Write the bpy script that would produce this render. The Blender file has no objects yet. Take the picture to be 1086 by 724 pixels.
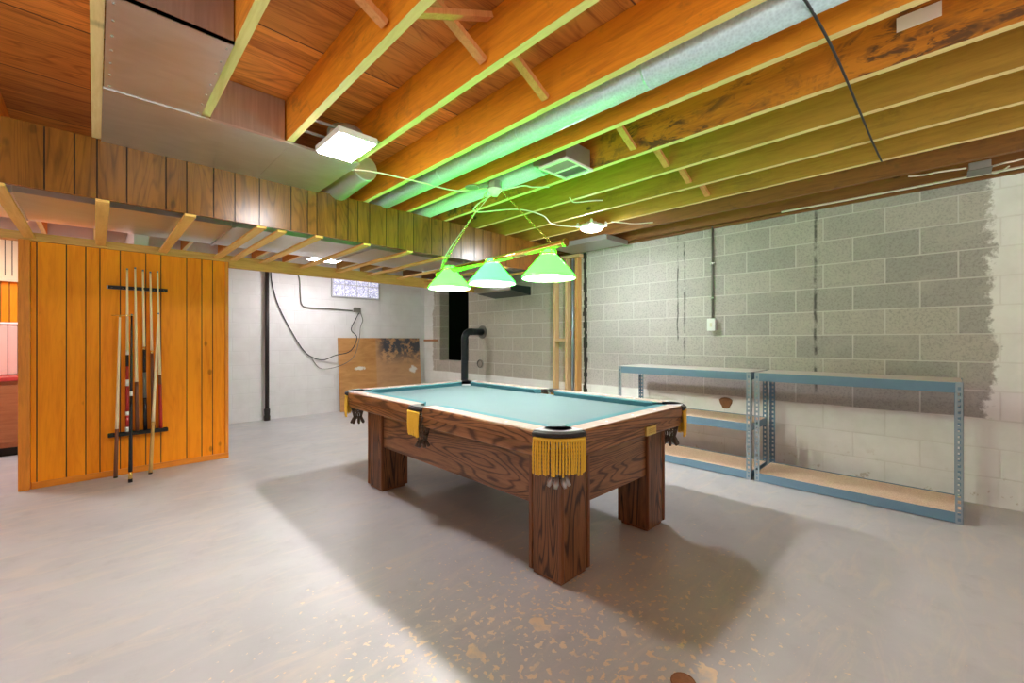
import bpy, bmesh, math, random
from mathutils import Vector, Matrix
random.seed(7)
S = bpy.context.scene
COL = S.collection
PI = math.pi
# ------------------------------------------------------------ camera, world, exposure
CAM_H = 1.1706
cam_d = bpy.data.cameras.new('camera'); cam = bpy.data.objects.new('camera', cam_d); COL.objects.link(cam)
cam_d.sensor_width = 36.0; cam_d.lens = 452.43/1086*36.0; cam_d.shift_y = -1.0/1086; cam_d.clip_start = .05
cam.location = (0, 0, CAM_H); cam.rotation_euler = (PI/2, 0, math.radians(-44.311))
S.camera = cam
w = bpy.data.worlds.new('world'); S.world = w; w.use_nodes = True
_n = w.node_tree.nodes; _g = _n.new('ShaderNodeTexCoord'); _s = _n.new('ShaderNodeSeparateXYZ'); _r = _n.new('ShaderNodeValToRGB')
_a = _n.new('ShaderNodeMath'); _a.operation = 'MULTIPLY_ADD'; _a.inputs[1].default_value = .5; _a.inputs[2].default_value = .5
_l = w.node_tree.links; _l.new(_g.outputs['Generated'], _s.inputs[0]); _l.new(_s.outputs[2], _a.inputs[0]); _l.new(_a.outputs[0], _r.inputs[0]); _l.new(_r.outputs[0], _n['Background'].inputs[0])
_r.color_ramp.elements[0].position = .38; _r.color_ramp.elements[0].color = (1, .96, .92, 1)      # glow from below, added to brighten the ceiling
_r.color_ramp.elements[1].position = .50; _r.color_ramp.elements[1].color = (.09, .09, .095, 1)   # dimmer above
_n['Background'].inputs[1].default_value = 1.5
S.view_settings.view_transform = 'Standard'; S.view_settings.look = 'None'
S.view_settings.gamma = 1.0; S.view_settings.use_curve_mapping = False
S.view_settings.exposure = 1.0
P_PANEL, P_PUCK, P_BULB, P_SHADE, P_REAR = 64.0, 135.0, 740.0, 13.0, 5.5   # lamp and rear fill emission strengths

# ------------------------------------------------------------ node helpers
def srgb(r, g, b):
    f = lambda c: (c/255/12.92) if c/255 <= .04045 else ((c/255+.055)/1.055)**2.4
    return (f(r), f(g), f(b), 1)
class NT:
    def __init__(s, name):
        s.m = bpy.data.materials.new(name); s.m.use_nodes = True; s.t = s.m.node_tree; s.n = s.t.nodes
        s.b = s.n['Principled BSDF']; s.out = s.n['Material Output']
        s.tc = s.n.new('ShaderNodeTexCoord'); s.co = s.tc.outputs['Object']
    def put(s, sock, v):
        if isinstance(v, bpy.types.NodeSocket): s.t.links.new(v, sock)
        elif v is not None: sock.default_value = v
    def math(s, op, a, b=None, c=None, clamp=False):
        n = s.n.new('ShaderNodeMath'); n.operation = op; n.use_clamp = clamp
        s.put(n.inputs[0], a); s.put(n.inputs[1], b)
        if c is not None: s.put(n.inputs[2], c)
        return n.outputs[0]
    def sep(s, v=None):
        n = s.n.new('ShaderNodeSeparateXYZ'); s.put(n.inputs[0], v or s.co); return n.outputs
    def comb(s, x=0.0, y=0.0, z=0.0):
        n = s.n.new('ShaderNodeCombineXYZ'); s.put(n.inputs[0], x); s.put(n.inputs[1], y); s.put(n.inputs[2], z); return n.outputs[0]
    def mapv(s, scale=(1,1,1), loc=(0,0,0), v=None):
        n = s.n.new('ShaderNodeMapping'); s.put(n.inputs[0], v or s.co); n.inputs['Scale'].default_value = scale
        s.put(n.inputs['Location'], loc); return n.outputs[0]
    def noise(s, scale, detail=3, rough=.55, v=None, dist=0.0, col=False):
        n = s.n.new('ShaderNodeTexNoise'); s.put(n.inputs['Vector'], v or s.co); n.inputs['Scale'].default_value = scale
        n.inputs['Detail'].default_value = detail; n.inputs['Roughness'].default_value = rough; n.inputs['Distortion'].default_value = dist
        return n.outputs['Color' if col else 'Fac']
    def voro(s, scale, v=None, feat='F1'):
        n = s.n.new('ShaderNodeTexVoronoi'); s.put(n.inputs['Vector'], v or s.co); n.inputs['Scale'].default_value = scale; n.feature = feat
        return n.outputs['Distance']
    def ramp(s, f, *st):
        n = s.n.new('ShaderNodeValToRGB'); s.put(n.inputs[0], f); e = n.color_ramp.elements
        while len(e) < len(st): e.new(.5)
        for i, (p, c) in enumerate(st):
            e[i].position = p; e[i].color = c if not isinstance(c, (int, float)) else (c, c, c, 1)
        return n.outputs[0]
    def step(s, f, a, b):   # smooth 0..1 between a and b
        n = s.n.new('ShaderNodeMapRange'); s.put(n.inputs[0], f); n.inputs[1].default_value = a; n.inputs[2].default_value = b; return n.outputs[0]
    def mix(s, f, a, b, mode='MIX'):
        n = s.n.new('ShaderNodeMixRGB'); n.blend_type = mode; s.put(n.inputs[0], f); s.put(n.inputs[1], a); s.put(n.inputs[2], b); return n.outputs[0]
    def bump(s, h, st=.3, d=.01):
        n = s.n.new('ShaderNodeBump'); s.put(n.inputs['Height'], h); n.inputs['Strength'].default_value = st; n.inputs['Distance'].default_value = d
        s.t.links.new(n.outputs[0], s.b.inputs['Normal'])
    def rnd(s):
        return s.n.new('ShaderNodeObjectInfo').outputs['Random']
    def fin(s, col, rough=.6, metal=0.0, spec=None):
        s.put(s.b.inputs['Base Color'], col); s.put(s.b.inputs['Roughness'], rough); s.b.inputs['Metallic'].default_value = metal
        if spec is not None: s.b.inputs['Specular IOR Level'].default_value = spec
        return s.m
def plain(name, col, rough=.5, metal=0.0, var=.12, sc=20, bump=0.0):
    t = NT(name); n = t.noise(sc, 3)
    c = t.mix(t.math('MULTIPLY', n, var*2), col, tuple(c*.45 for c in col[:3])+(1,))
    if bump: t.bump(n, bump, .004)
    return t.fin(c, rough, metal)
def wood(name, light, dark, axis='y', rough=.5, ring=26, fine=1.0, knots=0.0, stains=0.0, seams=None, bump=.15, cath=.0):
    """stretched-grain wood; grain runs along axis of the object's own coordinates"""
    t = NT(name); r = t.rnd()
    off = t.comb(t.math('MULTIPLY', r, 17.0), t.math('MULTIPLY', r, 31.0), t.math('MULTIPLY', r, 7.0))
    k = {'x': (.09, 1, 1), 'y': (1, .09, 1), 'z': (1, 1, .09)}[axis]
    v = t.mapv(k, off)
    n1 = t.noise(ring, 5, .6, v, .8); n2 = t.noise(ring*4.5*fine, 3, .6, v, .2)
    cv = t.mapv({'x': (.10, 1, 1), 'y': (1, .10, 1), 'z': (1, 1, .10)}[axis], off)
    g = t.math('FRACT', t.math('MULTIPLY', t.noise(4.5, 2, .45, cv, .4), 30.0))
    g = t.math('ABSOLUTE', t.math('SUBTRACT', g, .5))
    f = t.math('ADD', t.math('MULTIPLY', n1, .75), t.math('MULTIPLY', n2, .35))
    if cath: f = t.math('SUBTRACT', f, t.math('MULTIPLY', t.step(g, .22, .02), cath))
    c = t.ramp(f, (.28, dark), (.62, light))
    if knots:
        kv = t.mapv({'x': (.6, 0, 1), 'y': (0, .6, 1), 'z': (1, 0, .6)}[axis], off)
        d = t.math('ADD', t.voro(4.2, kv), t.math('MULTIPLY', t.math('SUBTRACT', n2, .5), .05))
        c = t.mix(t.math('MULTIPLY', t.step(d, .085, .045), knots), c, (dark[0]*.18, dark[1]*.18, dark[2]*.2, 1))
    if stains:
        s1 = t.noise(2.2, 5, .7, t.mapv((1, .8, 1), off), 1.5)
        s2 = t.noise(14, 4, .7, t.mapv((1, .35, 1), off), 1.0)
        m = t.math('MULTIPLY', t.step(s1, *((.44, .56) if stains > .8 else (.54, .66))), t.step(s2, .46, .54))
        c = t.mix(t.math('MULTIPLY', m, stains), c, (.06, .035, .02, 1))
    if seams:
        ax, per = seams; p = t.sep()[{'x': 0, 'y': 1, 'z': 2}[ax]]
        q = t.math('ABSOLUTE', t.math('SUBTRACT', t.math('FRACT', t.math('DIVIDE', p, per)), .5))
        c = t.mix(t.step(q, .006/per, .002/per), c, (.03, .012, .006, 1))
        row = t.math('FLOOR', t.math('ADD', t.math('DIVIDE', p, per), .5)); wn = t.n.new('ShaderNodeTexWhiteNoise'); wn.noise_dimensions = '1D'; t.put(wn.inputs['W'], row)
        c = t.mix(t.math('MULTIPLY', wn.outputs[0], .45), c, tuple(x*.5 for x in dark[:3])+(1,))
    if bump: t.bump(f, bump, .004)
    return t.fin(c, rough)

M = {}
def L(r, g, b): return srgb(r, g, b)
M['joist'] = wood('joist_lumber', (.84, .30, .014, 1), (.54, .15, .005, 1), 'y', .6, 22, knots=.85, stains=.3)
M['joist_dirty'] = wood('stained_joist_lumber', (.62, .24, .018, 1), (.34, .11, .006, 1), 'y', .65, 22, knots=.8, stains=.85)
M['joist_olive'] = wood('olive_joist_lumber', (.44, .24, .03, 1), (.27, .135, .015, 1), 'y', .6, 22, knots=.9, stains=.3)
M['joist_brown_dim'] = wood('dimmed_brown_joist_lumber', (.26, .105, .02, 1), (.13, .045, .008, 1), 'y', .6, 22, knots=.8, stains=.5)  # weaker light near the block wall is darkened into this brown
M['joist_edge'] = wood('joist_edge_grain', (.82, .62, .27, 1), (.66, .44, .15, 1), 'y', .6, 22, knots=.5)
M['subfloor'] = wood('subfloor_planks', (.95, .38, .06, 1), (.36, .085, .006, 1), 'x', .6, 9, seams=('y', .61), cath=.12)
M['brace'] = wood('brace_lumber', (.66, .28, .09, 1), (.48, .15, .03, 1), 'z', .6, 30)
M['stud'] = wood('stud_lumber', (.72, .50, .27, 1), (.58, .34, .14, 1), 'z', .6, 24, knots=.6)
M['stud_orange'] = wood('orange_stud_lumber', (.66, .36, .12, 1), (.50, .22, .06, 1), 'z', .6, 24, knots=.6)
M['batten'] = wood('batten_lumber', (.84, .48, .13, 1), (.66, .32, .06, 1), 'y', .6, 26, knots=.4)
M['ledger'] = wood('ledger_lumber', (.68, .36, .09, 1), (.44, .19, .035, 1), 'x', .6, 26, knots=.4)
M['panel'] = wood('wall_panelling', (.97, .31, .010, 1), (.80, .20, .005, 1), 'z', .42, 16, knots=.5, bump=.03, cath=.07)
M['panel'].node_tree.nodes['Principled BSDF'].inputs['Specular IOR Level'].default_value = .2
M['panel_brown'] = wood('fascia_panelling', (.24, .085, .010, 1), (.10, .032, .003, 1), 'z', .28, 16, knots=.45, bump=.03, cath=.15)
M['groove'] = plain('panel_groove', (.035, .014, .006, 1), .7)
M['trim'] = wood('trim_stain', (.82, .26, .018, 1), (.54, .14, .007, 1), 'z', .35, 24)
M['trim_h'] = wood('trim_stain_horizontal', (.82, .26, .018, 1), (.54, .14, .007, 1), 'x', .35, 24)
OAK = ((.36, .155, .055, 1), (.085, .030, .010, 1))
M['oak_x'] = wood('oak_grain_x', OAK[0], OAK[1], 'x', .33, 30, cath=.30, bump=.08)
M['oak_y'] = wood('oak_grain_y', OAK[0], OAK[1], 'y', .33, 30, cath=.30, bump=.08)
M['oak_z'] = wood('oak_grain_z', (.27, .108, .036, 1), (.045, .016, .006, 1), 'z', .33, 26, cath=.34, bump=.08)
M['oak_trim'] = wood('oak_bead', (.24, .085, .025, 1), (.11, .035, .010, 1), 'z', .3, 30)
M['laminate'] = wood('rail_top_laminate', (.52, .42, .37, 1), (.36, .26, .21, 1), 'y', .22, 30, bump=.02)
M['black'] = plain('black_plastic', (.012, .011, .012, 1), .3)
M['leather'] = plain('black_leather', (.016, .013, .012, 1), .6, bump=.3, sc=120)
M['gold'] = plain('gold_fringe_yarn', (1, .62, .06, 1), .75, var=.06, sc=160, bump=.5)
M['plate'] = plain('brass_plate', (.85, .58, .16, 1), .3, .6)
M['brass'] = plain('polished_brass', (.86, .58, .18, 1), .18, 1.0, var=.05)
M['pewter'] = plain('pale_casting', (.50, .52, .54, 1), .3, .2)
M['net'] = plain('pocket_net', (.12, .085, .06, 1), .5, bump=.4, sc=90)
M['net_clear'] = plain('pewter_pocket_foot', (.55, .52, .5, 1), .3, .6)
t = NT('billiard_cloth'); M['cloth'] = t.fin(t.mix(t.noise(3, 3), (.064, .103, .117, 1), (.076, .118, .132, 1)), .9); t.bump(t.noise(900, 2), .15, .001)
M['cushion'] = plain('shaded_cushion_cloth', (.022, .115, .14, 1), .85, var=.08)  # same cloth as the bed; shade on the cushion faces put into the colour
t = NT('galvanised_sheet'); n = t.noise(9, 4, .6, t.mapv((.35, 1, 1)), 1.2); n2 = t.noise(60, 2, .5, t.mapv((1, .05, 1)))
M['sheet'] = t.fin(t.mix(n, (.58, .57, .56, 1), (.80, .79, .78, 1)), t.math('ADD', t.math('MULTIPLY', n, .22), .22), .95); t.bump(t.math('ADD', t.math('MULTIPLY', n2, .2), n), .12, .01)
t = NT('ribbed_sheet'); x = t.sep()[0]; n = t.noise(70, 2, .5, t.mapv((1, .05, .05)))
M['sheet_rib'] = t.fin(t.mix(n, (.42, .40, .38, 1), (.66, .65, .63, 1)), .35, .95); t.bump(n, .4, .004)
t = NT('spangled_duct'); n = t.voro(90); M['duct'] = t.fin(t.mix(n, (.50, .68, .72, 1), (.70, .90, .94, 1)), .42, .3)
M['flex'] = plain('foil_duct', (.66, .7, .7, 1), .35, .7, bump=.6, sc=25)
M['iron'] = plain('cast_iron', (.03, .024, .022, 1), .55, .2, bump=.5, sc=40)
M['stovepipe'] = plain('black_stovepipe', (.025, .032, .038, 1), .3, .4)
M['steel_blue'] = plain('blue_grey_enamel', (.17, .29, .39, 1), .38, .3)
M['steel_light'] = plain('galvanised_rack_post', (.36, .44, .49, 1), .35, .5)
M['hole'] = plain('post_slot', (.85, .86, .86, 1), .6)
t = NT('particle_board'); n = t.noise(160, 3, .7); M['board'] = t.fin(t.ramp(n, (.35, (.60, .41, .27, 1)), (.65, (.86, .68, .51, 1))), .7)
M['board_top'] = plain('grey_shelf_board', (.62, .60, .54, 1), .55, var=.1, sc=60)
M['white_plastic'] = plain('white_plastic', (.82, .82, .80, 1), .4, var=.03)
M['cable_white'] = plain('white_cable', (.75, .70, .56, 1), .5, var=.05)
M['cable_black'] = plain('black_cable', (.015, .015, .017, 1), .5)
M['galv'] = plain('galvanised_box', (.45, .45, .42, 1), .4, .8)
M['conduit'] = plain('grey_conduit', (.20, .20, .17, 1), .45, .4)
M['tar'] = plain('tar_seam', (.05, .045, .035, 1), .8, bump=.8, sc=30, var=.4)
M['dark'] = plain('unlit_recess', (.018, .018, .016, 1), .9)
M['dark_green_metal'] = plain('dark_painted_metal', (.02, .035, .032, 1), .4, .3)
M['rust'] = plain('rusty_drain', (.34, .15, .06, 1), .8, bump=.8, sc=70, var=.4)
M['red_top'] = plain('red_counter', (.55, .05, .04, 1), .3)
M['pink_panel'] = plain('pale_pink_tile', (.80, .55, .47, 1), .4, var=.05)
M['cream_panel'] = plain('cream_board', (.80, .66, .42, 1), .5, var=.08)
M['cab'] = wood('cabinet_wood', (.42, .16, .06, 1), (.26, .08, .025, 1), 'x', .4, 20)
M['stub'] = wood('stub_lumber', (.50, .22, .09, 1), (.36, .14, .05, 1), 'x', .6, 20)
def emis(name, col, st):
    t = NT(name); t.fin(col, .5); t.b.inputs['Emission Color'].default_value = col; t.b.inputs['Emission Strength'].default_value = st; return t.m
M['led'] = emis('led_panel_glow', (1, .95, .97, 1), P_PANEL)
M['led_cool'] = emis('led_puck_glow', (.93, .93, 1, 1), P_PUCK)
M['fill_rear'] = emis('rear_fill_glow', (1, .96, .93, 1), P_REAR)
M['unseen_back'] = emis('unseen_back_glow', (1, .95, .97, 1), 50.0)
M['bulb'] = emis('bulb_glow', (1, .91, .93, 1), P_BULB)
def shade_mat(name, col, em, st):
    t = NT(name); n = t.n
    d = n.new('ShaderNodeBsdfDiffuse'); d.inputs[0].default_value = col
    tr = n.new('ShaderNodeBsdfTranslucent'); tr.inputs[0].default_value = col
    mx = n.new('ShaderNodeMixShader'); mx.inputs[0].default_value = .5; t.t.links.new(d.outputs[0], mx.inputs[1]); t.t.links.new(tr.outputs[0], mx.inputs[2])
    gl = n.new('ShaderNodeBsdfGlossy'); gl.inputs['Roughness'].default_value = .12
    m2 = n.new('ShaderNodeMixShader'); m2.inputs[0].default_value = .05; t.t.links.new(mx.outputs[0], m2.inputs[1]); t.t.links.new(gl.outputs[0], m2.inputs[2])
    e = n.new('ShaderNodeEmission'); e.inputs[0].default_value = em; e.inputs[1].default_value = st
    ad = n.new('ShaderNodeAddShader'); t.t.links.new(m2.outputs[0], ad.inputs[0]); t.t.links.new(e.outputs[0], ad.inputs[1])
    t.t.links.new(ad.outputs[0], t.out.inputs[0]); n.remove(t.b); return t.m
M['shade'] = shade_mat('yellow_green_glass', (.14, .42, .10, 1), (.014, 1, .012, 1), P_SHADE)
M['shade_mid'] = shade_mat('mint_green_glass', (.12, .42, .22, 1), (.012, 1, .022, 1), P_SHADE)
M['shade_edge'] = plain('dark_green_rim', (.02, .12, .02, 1), .3)
M['shade_in'] = plain('white_glass_lining', (.50, .80, .48, 1), .5, var=.02)
# glass block
t = NT('glass_block'); n = t.noise(26, 3, .6, dist=2.0)
c = t.ramp(n, (.35, (.20, .20, .36, 1)), (.6, (.80, .80, .95, 1))); t.bump(n, .8, .02)
M['glass'] = t.fin(c, .12); t.b.inputs['Emission Strength'].default_value = .45; t.put(t.b.inputs['Emission Color'], c)
M['mortar_white'] = plain('white_mortar', (.60, .60, .66, 1), .8)

# ---- floor
t = NT('painted_concrete'); p = t.sep()
n1 = t.noise(1.1, 6, .6, dist=.6); n2 = t.noise(7, 5, .65); n3 = t.noise(34, 3, .5, dist=.3)
c = t.mix(t.step(n1, .35, .65), (.42, .425, .435, 1), (.505, .51, .515, 1))
streak = t.noise(5, 5, .7, t.mapv((.35, 1.4, 1)), 1.5)
c = t.mix(t.math('MULTIPLY', t.step(streak, .50, .68), .55), c, (.60, .54, .47, 1))
dx = t.math('SUBTRACT', p[0], 1.15); dy = t.math('SUBTRACT', p[1], 1.0)
dist = t.math('SQRT', t.math('ADD', t.math('MULTIPLY', t.math('MULTIPLY', dx, dx), .55), t.math('MULTIPLY', dy, dy)))
zone = t.step(dist, 1.9, .3)
thr = t.math('SUBTRACT', n3, t.math('MULTIPLY', t.math('SUBTRACT', 1.0, zone), .22))
fl = t.step(thr, .575, .59)
big = t.step(t.math('SUBTRACT', t.noise(5.5, 3, .5), t.math('MULTIPLY', t.math('SUBTRACT', 1.0, zone), .3)), .64, .65)
f = t.math('MAXIMUM', t.math('MULTIPLY', fl, .95), big)
f = t.math('MULTIPLY', f, t.step(n2, .30, .5))
c = t.mix(f, c, t.mix(t.noise(3, 2), (.66, .46, .25, 1), (.80, .72, .58, 1)))
grime = t.math('MULTIPLY', t.step(n2, .56, .8), .35); c = t.mix(grime, c, (.30, .29, .29, 1))
M['floor'] = t.fin(c, t.math('ADD', t.math('MULTIPLY', n2, .25), .27), 0, .45); t.bump(t.math('SUBTRACT', n2, t.math('MULTIPLY', f, .5)), .18, .01)

# ---- block walls (object coordinates = world coordinates: walls sit at the origin)
def block_wall(name, ucoord, kind):
    t = NT(name); p = t.sep(); u = p[ucoord]; z = p[2]
    v = t.comb(t.math('ADD', u, 40.0*.4064+.2512), t.math('ADD', z, 4*.2032), 0.0)
    b = t.n.new('ShaderNodeTexBrick'); t.put(b.inputs['Vector'], v); b.offset = .5; b.offset_frequency = 2; b.squash = 1
    b.inputs['Scale'].default_value = 1; b.inputs['Brick Width'].default_value = .4064; b.inputs['Row Height'].default_value = .2032
    b.inputs['Mortar Size'].default_value = .0055; b.inputs['Mortar Smooth'].default_value = .3; b.inputs['Bias'].default_value = 0
    b.inputs['Color1'].default_value = (0, 0, 0, 1); b.inputs['Color2'].default_value = (1, 1, 1, 1); b.inputs['Mortar'].default_value = (.5, .5, .5, 1)
    mort = b.outputs['Fac']; per = b.outputs['Color']
    fine = t.noise(60, 4, .8); mid = t.noise(5, 4, .6)
    if kind == 'raw':
        near = t.step(u, 2.3, .9)
        base = t.mix(near, (.55, .51, .485, 1), (.52, .485, .43, 1)); base = t.mix(t.step(u, 3.2, 3.35), base, (.54, .475, .40, 1))
        base = t.mix(t.math('MULTIPLY', per, t.math('ADD', t.math('MULTIPLY', near, .5), .22)), base, (.33, .32, .30, 1))
        base = t.mix(t.math('MULTIPLY', t.step(fine, .48, .62), .42), base, (.18, .175, .165, 1))
        base = t.mix(t.math('MULTIPLY', t.step(mid, .5, .75), .30), base, (.62, .58, .50, 1))
        base = t.mix(t.math('MULTIPLY', mort, .85), base, (.66, .64, .60, 1))
        def crack(y0, w, z0, z1):
            d = t.math('ABSOLUTE', t.math('ADD', t.math('SUBTRACT', u, y0), t.math('MULTIPLY', t.math('SUBTRACT', t.noise(6, 3), .5), .03)))
            m = t.math('MULTIPLY', t.step(d, w, w*.3), t.step(t.noise(7, 4, .7), .38, .56))
            return t.math('MULTIPLY', m, t.math('MULTIPLY', t.step(z, z0, z0+.05), t.step(z, z1+.05, z1)))
        for a in ((2.06, .011, 1.15, 2.3), (1.985, .014, .75, 2.3), (.82, .016, .7, 2.3)):
            base = t.mix(t.math('MULTIPLY', crack(*a), .85), base, (.05, .048, .045, 1))
        # spill stain below the flue and paint splashes
        rough = t.noise(22, 5, .7); big = t.noise(3, 3)
        pl = t.step(t.math('ADD', z, t.math('MULTIPLY', t.math('SUBTRACT', big, .5), .03)), .618, .610)
        ragged = t.math('MULTIPLY', t.math('ADD', t.math('SUBTRACT', rough, .5), t.math('MULTIPLY', t.math('SUBTRACT', big, .5), 1.3)), .16)
        pr_ = t.step(t.math('ADD', t.math('ADD', u, ragged), 0.0), -.185, -.215)
        pc = t.step(t.math('ADD', u, t.math('MULTIPLY', ragged, .8)), 6.74, 6.77)
        paint = t.math('MAXIMUM', t.math('MAXIMUM', pl, pr_), pc)
        wh = t.mix(t.step(mid, .4, .7), (.90, .89, .86, 1), (.82, .81, .77, 1))
        wh = t.mix(t.math('MULTIPLY', mort, .25), wh, (.62, .58, .52, 1))
        wear = t.math('MULTIPLY', t.step(t.noise(9, 6, .75), .60, .66), t.step(z, .32, .02))
        wh = t.mix(t.math('MULTIPLY', wear, .7), wh, (.42, .30, .18, 1))
        c = t.mix(paint, base, wh)
        rg = t.math('SUBTRACT', .9, t.math('MULTIPLY', paint, .3))
    else:
        c = t.mix(t.step(mid, .35, .7), (.80, .79, .80, 1), (.74, .725, .73, 1))
        c = t.mix(t.math('MULTIPLY', mort, .12), c, (.55, .54, .55, 1)); rg = .6
    t.bump(t.math('SUBTRACT', t.math('MULTIPLY', fine, .25 if kind == 'raw' else .1), t.math('MULTIPLY', mort, .8 if kind == 'raw' else .35)), .5, .006)
    return t.fin(c, rg)
M['wall_raw'] = block_wall('concrete_block', 1, 'raw')
M['wall_white'] = block_wall('white_painted_block', 0, 'white')
M['wall_plain'] = plain('white_wall_paint', (.74, .73, .72, 1), .6, var=.03)
# ---- old plywood sheet
t = NT('old_plywood'); p = t.sep(); n = t.noise(10, 5, .6, t.mapv((.3, 1, 1)), 1.0)
c = t.ramp(n, (.3, (.44, .19, .055, 1)), (.65, (.60, .31, .11, 1)))
nb = t.noise(8, 5, .7); right = t.step(p[0], -.02, .25); up = t.step(p[2], .72, .98)
c = t.mix(t.math('MULTIPLY', t.step(p[0], -.13, -.10), .35), c, (.50, .34, .25, 1))
sm = t.math('MULTIPLY', t.math('MULTIPLY', t.step(nb, .42, .52), up), t.step(p[0], -.12, .05))
c = t.mix(sm, c, t.mix(t.noise(4, 2), (.05, .07, .12, 1), (.10, .08, .07, 1)))
for (bx_, bz_, r_) in ((-.42, .70, .09), (.62, .64, .10)):
    d = t.math('SQRT', t.math('ADD', t.math('POWER', t.math('SUBTRACT', p[0], bx_), 2.0), t.math('MULTIPLY', t.math('POWER', t.math('SUBTRACT', p[2], bz_), 2.0), 6.0 if bx_ < 0 else 2.0)))
    d = t.math('ADD', d, t.math('MULTIPLY', t.math('SUBTRACT', nb, .5), .25))
    c = t.mix(t.step(d, r_, r_*.7), c, (.75, .72, .68, 1))
M['ply'] = t.fin(c, .6)

# ------------------------------------------------------------ mesh helpers
class MB:
    def __init__(s): s.bm = bmesh.new()
    def box(s, x0, x1, y0, y1, z0, z1, mi=0):
        v = [s.bm.verts.new((x, y, z)) for x in (x0, x1) for y in (y0, y1) for z in (z0, z1)]
        for q in ((0, 1, 3, 2), (4, 6, 7, 5), (0, 4, 5, 1), (2, 3, 7, 6), (0, 2, 6, 4), (1, 5, 7, 3)):
            f = s.bm.faces.new([v[i] for i in q]); f.material_index = mi
        return s
    def beam(s, a, b, wd, th, up=(0, 0, 1), mi=0):   # bar from a to b, wd across, th along 'up'
        a = Vector(a); b = Vector(b); d = (b-a).normalized(); u = Vector(up); u = (u-d*u.dot(d)).normalized(); r = d.cross(u)
        v = [s.bm.verts.new(p+r*sx*wd/2+u*sy*th/2) for p in (a, b) for sx in (-1, 1) for sy in (-1, 1)]
        for q in ((0, 1, 3, 2), (4, 6, 7, 5), (0, 4, 5, 1), (2, 3, 7, 6), (0, 2, 6, 4), (1, 5, 7, 3)):
            f = s.bm.faces.new([v[i] for i in q]); f.material_index = mi
        return s
    def tube(s, pts, rad, n=10, mi=0, closed=False, caps=True, smooth=True):
        pts = [Vector(p) for p in pts]; N = len(pts); rings = []
        rads = rad if isinstance(rad, (list, tuple)) else [rad]*N
        ref = None
        for i, p in enumerate(pts):
            if closed: d = pts[(i+1) % N]-pts[i-1]
            else: d = pts[min(i+1, N-1)]-pts[max(i-1, 0)]
            d = d.normalized() if d.length > 1e-9 else Vector((0, 0, 1))
            if ref is None: ref = Vector((0, 0, 1)) if abs(d.z) < .9 else Vector((1, 0, 0))
            ref = (ref-d*ref.dot(d)); ref = ref.normalized() if ref.length > 1e-6 else d.orthogonal().normalized()
            r2 = d.cross(ref)
            rings.append([s.bm.verts.new(p+(ref*math.cos(2*PI*k/n)+r2*math.sin(2*PI*k/n))*rads[i]) for k in range(n)])
        for i in range(N if closed else N-1):
            A, B = rings[i], rings[(i+1) % N]
            for k in range(n):
                f = s.bm.faces.new((A[k], A[(k+1) % n], B[(k+1) % n], B[k])); f.material_index = mi; f.smooth = smooth
        if caps and not closed:
            for R, fl in ((rings[0], True), (rings[-1], False)):
                f = s.bm.faces.new(R[::-1] if fl else R); f.material_index = mi
        return s
    def lathe(s, c, prof, n=32, mi=0, smooth=True, flip=False, sq=0):  # prof: (r, z) list about vertical axis at c
        rings = []
        for r, z in prof:
            rings.append([s.bm.verts.new((c[0]+r*math.cos(2*PI*k/n), c[1]+r*math.sin(2*PI*k/n), c[2]+z)) for k in range(n)])
        for A, B in zip(rings, rings[1:]):
            for k in range(n):
                q = (A[k], A[(k+1) % n], B[(k+1) % n], B[k]); f = s.bm.faces.new(q[::-1] if flip else q); f.material_index = mi; f.smooth = smooth
        for R, (r, z) in ((rings[0], prof[0]), (rings[-1], prof[-1])):
            if r > 1e-4 and prof[0] != prof[-1] and not flip and sq == 0: f = s.bm.faces.new(R); f.material_index = mi
        return s
    def prism(s, poly, h0, h1, plane='xy', mi=0):   # poly extruded along the third axis
        def P(a, b, c): return {'xy': (a, b, c), 'xz': (a, c, b), 'yz': (c, a, b)}[plane]
        A = [s.bm.verts.new(P(a, b, h0)) for a, b in poly]; B = [s.bm.verts.new(P(a, b, h1)) for a, b in poly]; n = len(poly)
        for R in (A, B): f = s.bm.faces.new(R); f.material_index = mi
        for k in range(n): f = s.bm.faces.new((A[k], A[(k+1) % n], B[(k+1) % n], B[k])); f.material_index = mi
        return s
    def build(s, name, mats, parent=None, org=None, bevel=0, solid=0):
        if not isinstance(mats, (list, tuple)): mats = [mats]
        bmesh.ops.recalc_face_normals(s.bm, faces=s.bm.faces)
        root = parent
        while root is not None and root.parent is not None: root = root.parent
        if root is not None: o0 = Vector(root['_o'])
        elif org is not None: o0 = Vector(org)
        else:
            vs = [v.co for v in s.bm.verts]
            o0 = Vector(((min(v.x for v in vs)+max(v.x for v in vs))/2, (min(v.y for v in vs)+max(v.y for v in vs))/2, min(v.z for v in vs)))
        for v in s.bm.verts: v.co -= o0
        me = bpy.data.meshes.new(name); s.bm.to_mesh(me); s.bm.free()
        for m in mats: me.materials.append(M[m] if isinstance(m, str) else m)
        o = bpy.data.objects.new(name, me); COL.objects.link(o)
        if parent is not None: o.parent = parent
        else: o.location = o0; o['_o'] = tuple(o0)
        if bevel:
            b = o.modifiers.new('bevel', 'BEVEL'); b.width = bevel; b.segments = 2; b.limit_method = 'ANGLE'
        return o
def tag(o, label=None, cat=None, group=None, kind=None):
    if label: o['label'] = label
    if cat: o['category'] = cat
    if group: o['group'] = group
    if kind: o['kind'] = kind
    return o
def thing(name, label, cat, loc, group=None):
    o = bpy.data.objects.new(name, None); COL.objects.link(o); o.location = loc; o['_o'] = tuple(loc); o.empty_display_size = .1
    return tag(o, label, cat, group)
def struct(name, mb, m, **k): return tag(mb.build(name, m, org=(0, 0, 0), **k), kind='structure')
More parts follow.
